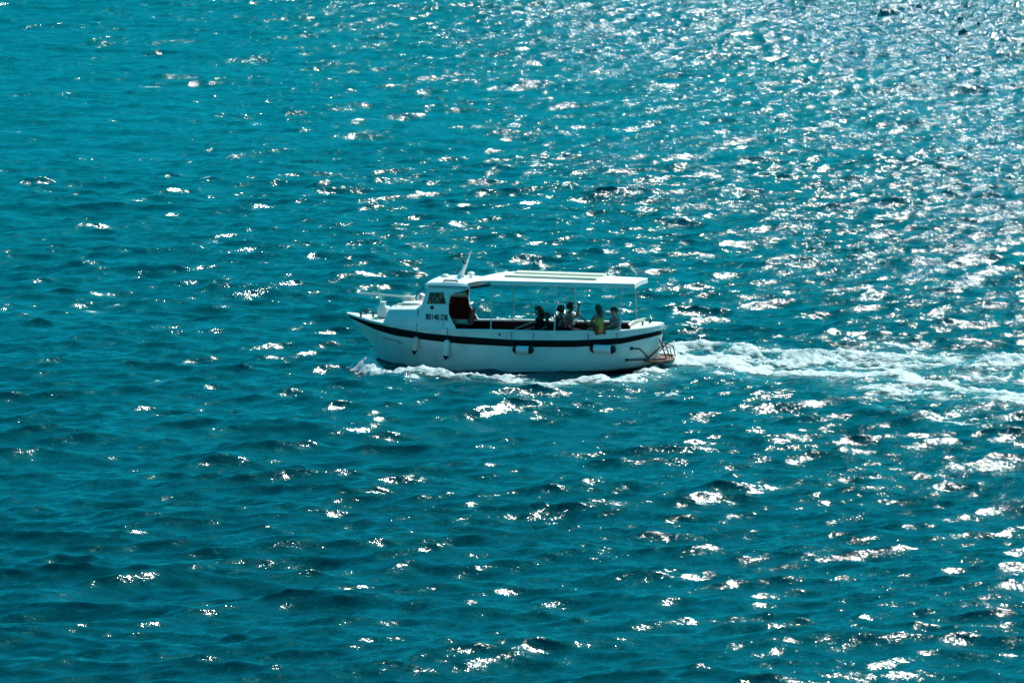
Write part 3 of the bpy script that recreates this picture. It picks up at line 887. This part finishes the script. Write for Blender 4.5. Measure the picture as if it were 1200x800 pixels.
tube(bm, [(-4.68, .28, .84), (-4.68, -.14, .84)], .03, 6)
part("boarding_ladder", bm, 'tube')
bm = bmesh.new(); box(bm, (-4.45, 0, .0), (.5, .05, .55), .015); part("rudder", bm, 'redboot')

# lettering
def lettering(name, txt, size, mp, m, squeeze=1.0, shear=0.0, bold=0.0):
    cu = bpy.data.curves.new(name, 'FONT'); cu.body = txt; cu.size = size; cu.shear = shear; cu.offset = bold; cu.resolution_u = 3
    o = bpy.data.objects.new(name, cu); COL.objects.link(o)
    bpy.context.view_layer.update()
    me = bpy.data.meshes.new_from_object(o.evaluated_get(bpy.context.evaluated_depsgraph_get()))
    bpy.data.objects.remove(o); bpy.data.curves.remove(cu)
    for v in me.vertices: v.co = mp(v.co.x * squeeze, v.co.y)
    me.name = name
    return link(name, me, boat, m)
wid = 0.66
def mreg(a, b): x, z = 2.06 - a, 1.405 + b; return Vector((x, ywall(x, z) + .006, z))
lettering("registration_number", "80140 DB", .225, mreg, M['letter'], 0.74, 0, 0.007)
def mnam(a, b): x, z = 3.50 - a * .985, .735 - a * .155 + b; p = hx(x, z); return Vector((x, p.y + .008, z))
lettering("name_lettering", "Sumartin Tour", .13, mnam, M['letter'], 0.84, 0.25)

# ------------------------------------------------------------------ things lying on or hanging from the boat
def placed(name, base):
    w = BM4 @ Vector(base)
    return empty(name, w, BROT)
def fender(base_top, L, r, tilt, m, horizontal, label, ropes):
    t = placed("boat_fender", base_top)
    tag(t, label, "fender", "fenders along the boat's side")
    bm = bmesh.new()
    pr = [(r * .35, -.02), (r * .8, .0), (r, .05), (r, L - .05), (r * .8, L), (r * .35, L + .02)]
    if horizontal:
        lathe(bm, [(a, -h) for a, h in pr], (0, 0, 0), 'x', 14)
    else:
        lathe(bm, [(a, -h) for a, h in pr], (0, 0, 0), 'z', 14)
    rot = Matrix.Rotation(tilt, 3, 'Y')
    for v in bm.verts: v.co = rot @ v.co
    obj("fender_body", bm, M[m], t, True)
    ends = [(-.02, -.14)] if horizontal else []
    bm = bmesh.new()
    if horizontal:
        lathe(bm, [(.02, .09), (r * .6, .07), (r * 1.02, -.0), (r * 1.02, -.035)], (0, 0, 0), 'x', 14)
        for v in bm.verts: v.co = rot @ v.co
        obj("fender_end", bm, M['black'], t, True); bm = bmesh.new()
        lathe(bm, [(r * 1.02, -L + .035), (r * 1.02, -L), (r * .6, -L - .07), (.02, -L - .09)], (0, 0, 0), 'x', 14)
    else:
        lathe(bm, [(r * .98, -L + .03), (r * .9, -L), (r * .4, -L - .06), (.02, -L - .1)], (0, 0, 0), 'z', 14)
    for v in bm.verts: v.co = rot @ v.co
    obj("fender_end", bm, M['black'], t, True)
    for pts in ropes:
        bm = bmesh.new(); tube(bm, pts, .009, 5)
        obj("hanging_rope", bm, M['rope'], t)
    return t
r = .09
y0 = hx(2.33, .8).y
fender((2.33, y0 + r + .0, .87), .40, r, R(-8), 'fenderpink', False, "faded pinkish fender hanging upright nearest the bow", [[(0, 0, .0), (0.0, -.03, .3), (-.02, -.12, .8)]])
y0 = hx(1.37, .7).y
fender((1.37, y0 + r + .0, .84), .46, r, R(-4), 'fender', False, "white upright fender hanging below the painted registration number", [[(0, 0, .0), (0.0, -.02, .3), (.02, -.1, .36)]])
y0 = hx(-.9, .7).y
fender((-.70, y0 + r + .022, .68), .44, r + .022, 0, 'fender', True, "short white fender slung sideways below the first passengers", [[(.06, 0, .0), (.10, -.02, .2), (.14, -.05, .5)], [(-.48, 0, 0), (-.5, -.02, .2), (-.52, -.05, .5)]])
y0 = hx(-3.2, .78).y
fender((-2.92, y0 + r + .03, .77), .58, r + .03, R(-1), 'fender', True, "larger white fender slung sideways nearest the stern", [[(.08, -.0, 0), (.14, -.02, .2), (.14, -.03, .42)], [(-.62, -.02, 0), (-.68, -.05, .2), (-.68, -.1, .45)]])

t = placed("coiled_rope", (2.95, -.25, 1.72))
tag(t, "coil of white rope lying on top of the fore cabin", "rope")
bm = bmesh.new()
pts = [((.16 + .012 * math.sin(k * .9)) * math.cos(k * .5), (.2 + .02 * math.sin(k * 1.3)) * math.sin(k * .5), .02 + .0032 * k) for k in range(46)]
tube(bm, pts, .022, 6)
obj("rope_coil", bm, M['whiterope'], t, True)
t = placed("spare_fender", (2.62, -.42, 1.80))
tag(t, "white round buoy resting on the fore cabin roof behind the rope coil", "buoy")
bm = bmesh.new(); lathe(bm, [(.01, -.13), (.08, -.11), (.13, -.03), (.13, .03), (.09, .1), (.03, .13)], (0, 0, .03), 'y', 14)
obj("buoy_body", bm, M['fender'], t, True)
bm = bmesh.new(); lathe(bm, [(.02, .12), (.035, .16), (.02, .2)], (0, 0, .03), 'y', 8)
obj("buoy_eye", bm, M['black'], t)

# ------------------------------------------------------------------ people
def skinmesh(verts, edges, radii, sub=1):
    me = bpy.data.meshes.new("skin"); me.from_pydata([tuple(v) for v in verts], edges, [])
    o = bpy.data.objects.new("skin", me); COL.objects.link(o)
    o.modifiers.new("s", 'SKIN')
    sv = me.skin_vertices[0].data
    for k, r_ in enumerate(radii):
        sv[k].radius = (r_, r_) if not isinstance(r_, tuple) else r_
        sv[k].use_root = (k == 0)
    md = o.modifiers.new("d", 'SUBSURF'); md.levels = sub; md.render_levels = sub
    bpy.context.view_layer.update()
    out = bpy.data.meshes.new_from_object(o.evaluated_get(bpy.context.evaluated_depsgraph_get()))
    bpy.data.objects.remove(o); bpy.data.meshes.remove(me)
    return out

def person(label, hip, face, lean, hands, knees, feet, skin, hair, top, bottom, longhair=0, sc=1.0, headturn=0, cap=None, elbows=None):
    """hip, hands, elbows, knees, feet are boat coordinates (left first); face in degrees from the bow, lean is (forward, left)"""
    t = placed("person", hip)
    tag(t, label, "person", "passengers sitting in the boat")
    f = Vector((math.cos(R(face)), math.sin(R(face)), 0)); lf = Vector((-f.y, f.x, 0)); up = Vector((0, 0, 1))
    Hh = Vector(hip)
    hf = Matrix.Rotation(R(headturn), 3, 'Z') @ f; hl = Vector((-hf.y, hf.x, 0))
    def L(fr, le, z, k=1.0): return (f * (fr + lean[0] * z * k) + lf * (le + lean[1] * z * k) + up * z) * sc
    V, E, Rr = [], [], []
    def add(p, r_, par=None):
        V.append(Vector(p)); Rr.append(r_ * sc)
        if par is not None: E.append((par, len(V) - 1))
        return len(V) - 1
    pel = add(L(0, 0, .10), .14)
    wa = add(L(0.0, 0, .26), .115, pel)
    ch = add(L(.0, 0, .42), .13, wa)
    nb = add(L(0, 0, .53), .066, ch)
    hb = L(.025, 0, .585)
    n2 = add(hb, .052, nb)
    hc = hb + (hf * .02 + up * .11) * sc
    jw = add(hb + (hf * .035 + up * .045) * sc, .066, n2)
    hm = add(hc, .094, jw)
    ht = add(hc + (up * .08 - hf * .01) * sc, .068, hm)
    no = add(hc + hf * .098 * sc - up * .012 * sc, .014, hm)
    for s in (1, -1): add(hc + hl * s * .088 * sc - up * .01 * sc, .018, hm)
    armv, legv = [], []
    for i, s in enumerate((1, -1)):
        sh = add(L(0, s * .175, .475), .058, ch)
        hd = Vector(hands[i]) - Hh
        if elbows and elbows[i]: el = Vector(elbows[i]) - Hh
        else:
            mid = (V[sh] + hd) / 2; ln = (hd - V[sh]).length; half = .29 * sc
            dr = math.sqrt(max(0, half ** 2 - (ln / 2) ** 2))
            d_ = (lf * s * .5 - up * .8 - f * .25); ax = (hd - V[sh]).normalized(); d_ = (d_ - ax * d_.dot(ax)).normalized()
            el = mid + d_ * dr
        ua = add((V[sh] + el) / 2, .046, sh); e_ = add(el, .038, ua)
        fa = add((el + hd) / 2, .034, e_); wr = add(hd, .024, fa)
        dr = (hd - el).normalized(); sd = dr.cross(up); sd = sd.normalized() if sd.length > .1 else lf
        nn = sd.cross(dr)
        pm = add(hd + dr * .055 * sc, .030, wr)
        for q, ln_ in ((-1.5, .062), (-.5, .078), (.5, .074), (1.5, .058)):
            a1 = add(hd + (dr * .095 + sd * q * .018) * sc, .0095, pm)
            add(hd + (dr * (.095 + ln_ * .55) + sd * q * .02 - nn * .012) * sc, .0085, a1)
        a1 = add(hd + (dr * .045 + sd * .04 * -s) * sc, .012, pm); add(hd + (dr * .085 + sd * .055 * -s) * sc, .0095, a1)
        armv.append((sh, ua, e_, fa))
        hj = add(L(.02, s * .09, .08), .092, pel)
        kn, ft = Vector(knees[i]) - Hh, Vector(feet[i]) - Hh
        th = add(V[hj].lerp(kn, .5), .078, hj); k_ = add(kn, .056, th)
        ca = add(kn.lerp(ft, .35), .056, k_); an = add(ft, .036, ca)
        toe = (kn - V[hj]); toe.z = 0; toe = toe.normalized()
        add(ft - up * .05 * sc - toe * .02 * sc, .034, an); add(ft + toe * .15 * sc - up * .06 * sc, .030, an)
        legv.append((hj, th, k_, ca))
    body = link("body", skinmesh(V, E, Rr), t, skin, True)
    def garment(name, ids, pad, m, mult=1.1):
        idx = {v: i for i, v in enumerate(ids)}
        es = [(idx[a], idx[b]) for a, b in E if a in idx and b in idx]
        return link(name, skinmesh([V[i] for i in ids], es, [Rr[i] * mult + pad * sc for i in ids]), t, m, True)
    if top:
        kind, m = top
        ids = [pel, wa, ch]
        for a in armv: ids += [a[0], a[1]] + ([a[2], a[3]] if kind == 'long' else []) if kind != 'tank' else []
        sh = garment("shirt", ids, .012, m, 1.1)
        bm = bmesh.new(); bm.from_mesh(sh.data)
        prof = [(-.01, .175, .135), (.12, .168, .130), (.26, .160, .125), (.38, .175, .128)] + ([(.46, .185, .115), (.53, .11, .08)] if kind != 'tank' else [(.41, .165, .115)])
        rings = []
        for z, a, b in prof:
            c0 = L(0, 0, z)
            rings.append([bm.verts.new(c0 + (f * b * math.cos(q * math.pi / 7) + lf * a * math.sin(q * math.pi / 7)) * sc) for q in range(14)])
        for r0, r1 in zip(rings, rings[1:]):
            for q in range(14): bm.faces.new((r0[q], r0[(q + 1) % 14], r1[(q + 1) % 14], r1[q]))
        bm.faces.new(rings[0][::-1]); bm.faces.new(rings[-1])
        for fc in bm.faces: fc.smooth = True
        bm.to_mesh(sh.data); bm.free()
    if bottom:
        kind, m = bottom
        ids = [pel]
        for a in legv: ids += [a[0], a[1]] + ([a[2], a[3]] if kind == 'long' else [])
        garment("trousers" if kind == 'long' else "shorts", ids, .012, m, 1.08)
    # hair
    bm = bmesh.new()
    bmesh.ops.create_icosphere(bm, subdivisions=3, radius=1)
    for v in bm.verts:
        n_ = .5 + .5 * math.sin(v.co.x * 9 + v.co.y * 7) * math.cos(v.co.z * 8)
        k_ = 1 + .07 * n_
        v.co = Vector((v.co.x * .122, v.co.y * .115, v.co.z * .122)) * k_ * sc
    cut = [v for v in bm.verts if v.co.x > .045 * sc and v.co.z < .035 * sc or v.co.z < -.075 * sc]
    bmesh.ops.delete(bm, geom=cut, context='VERTS')
    rt = Matrix.Rotation(R(face + headturn), 3, 'Z')
    for v in bm.verts: v.co = rt @ v.co + hc + (up * .02 - hf * .012) * sc
    obj("cap" if cap else "hair", bm, cap or hair, t, True)
    if cap:
        bm = bmesh.new(); grid(bm, [[hc + (hf * (.085 + .09 * q) + hl * w * .075 * (1 - .4 * q) + up * (.05 - .02 * q)) * sc for w in (-1, -.5, 0, .5, 1)] for q in (0, .5, 1)])
        obj("cap_brim", bm, cap, t, True)
    if longhair:
        pts = [hc - hf * .06 * sc + up * .03 * sc, hc - hf * .09 * sc - up * .08 * sc, hc - hf * .10 * sc - up * (.08 + longhair * .5) * sc, hc - hf * .09 * sc - up * (.08 + longhair) * sc]
        bm = bmesh.new(); tube(bm, pts, [.095 * sc, .10 * sc, .08 * sc, .03 * sc], 10)
        obj("long_hair", bm, hair, t, True)
    for s in (1, -1):
        bm = bmesh.new()
        m4 = Matrix.Translation(hc + (hf * .082 + hl * s * .032 + up * .012) * sc)
        bmesh.ops.create_icosphere(bm, subdivisions=1, radius=.011 * sc, matrix=m4)
        obj("eye", bm, M['eye'], t, True)
    return t

person("person in black leaning back by the front pole, one bare arm along the coaming", (-1.08, .34, .93), 20, (-.06, 0.02),
       [(-.66, .98, 1.25), (-.7, .1, 1.1)], [(-.62, .5, .98), (-.62, .2, .98)], [(-.55, .5, .53), (-.55, .2, .53)],
       M['skin2'], M['hair'], ('short', M['blackcloth']), ('long', M['blackcloth']), longhair=.16, sc=1.06, elbows=[(-.94, .78, 1.36), None])
person("smaller dark haired person in black sitting low beside the front pair", (-1.42, .5, .93), 35, (.02, 0),
       [(-1.1, .75, 1.05), (-1.1, .4, 1.05)], [(-1.05, .62, .98), (-1.08, .42, .98)], [(-.98, .65, .56), (-1.0, .45, .56)],
       M['skin'], M['hair'], ('short', M['blackcloth']), ('long', M['blackcloth']), sc=.88)
person("person in maroon shirt with a bent arm raised to the chin beside the middle pole", (-1.66, .42, 1.0), -140, (.12, -.05),
       [(-1.9, .58, 1.47), (-1.85, .62, 1.44)], [(-2.05, .15, 1.02), (-1.95, .4, 1.0)], [(-2.1, .1, .53), (-2.05, .45, .53)],
       M['skin'], M['hair'], ('short', M['maroon']), ('long', M['blackcloth']), sc=1.04, elbows=[None, (-1.78, .7, 1.3)], headturn=20)
person("person in pale shirt and dark cap raising one arm on the far bench", (-1.80, -.38, .99), -150, (.0, 0),
       [(-2.1, -.25, 1.74), (-1.95, .1, 1.2)], [(-2.2, -.25, 1.02), (-2.15, -.05, 1.0)], [(-2.25, -.2, .53), (-2.2, .0, .53)],
       M['skin'], M['hair'], ('short', M['paleshirt']), ('long', M['blackcloth']), sc=1.05, cap=M['hair'], elbows=[(-2.05, -.3, 1.46), None])
person("long haired woman in yellow top and rust skirt sitting on the gunwale", (-3.08, 1.13, 1.25), -40, (.02, 0),
       [(-2.40, .62, 1.60), (-2.75, .55, 1.4)], [(-2.72, .95, 1.28), (-2.78, .78, 1.27)], [(-2.68, .8, .93), (-2.74, .62, .93)],
       M['skin'], M['hairbrown'], ('tank', M['yellow']), ('short', M['rust']), longhair=.16, sc=.92, elbows=[(-2.74, .88, 1.38), None], headturn=10)
person("dark haired person in pale pink shirt and navy shorts nearest the stern", (-3.38, .5, 1.02), 60, (.02, .0),
       [(-3.05, .85, 1.2), (-3.42, .9, 1.25)], [(-3.06, .72, 1.12), (-3.2, .9, 1.1)], [(-3.0, .75, .58), (-3.15, .85, .58)],
       M['skin2'], M['hair'], ('short', M['pinkwhite']), ('short', M['navycloth']), sc=1.04, elbows=[None, (-3.55, .68, 1.30)])
t = placed("folded_towel", (-2.15, .62, .862))
tag(t, "folded pale towel on the bench between the two groups", "towel")
for k in range(3):
    bm = bmesh.new(); box(bm, (.0 + .01 * k, .01 * k, .03 + .055 * k), (.34 - .02 * k, .28, .05), .02)
    obj("towel_fold", bm, M['paleshirt'], t, True)
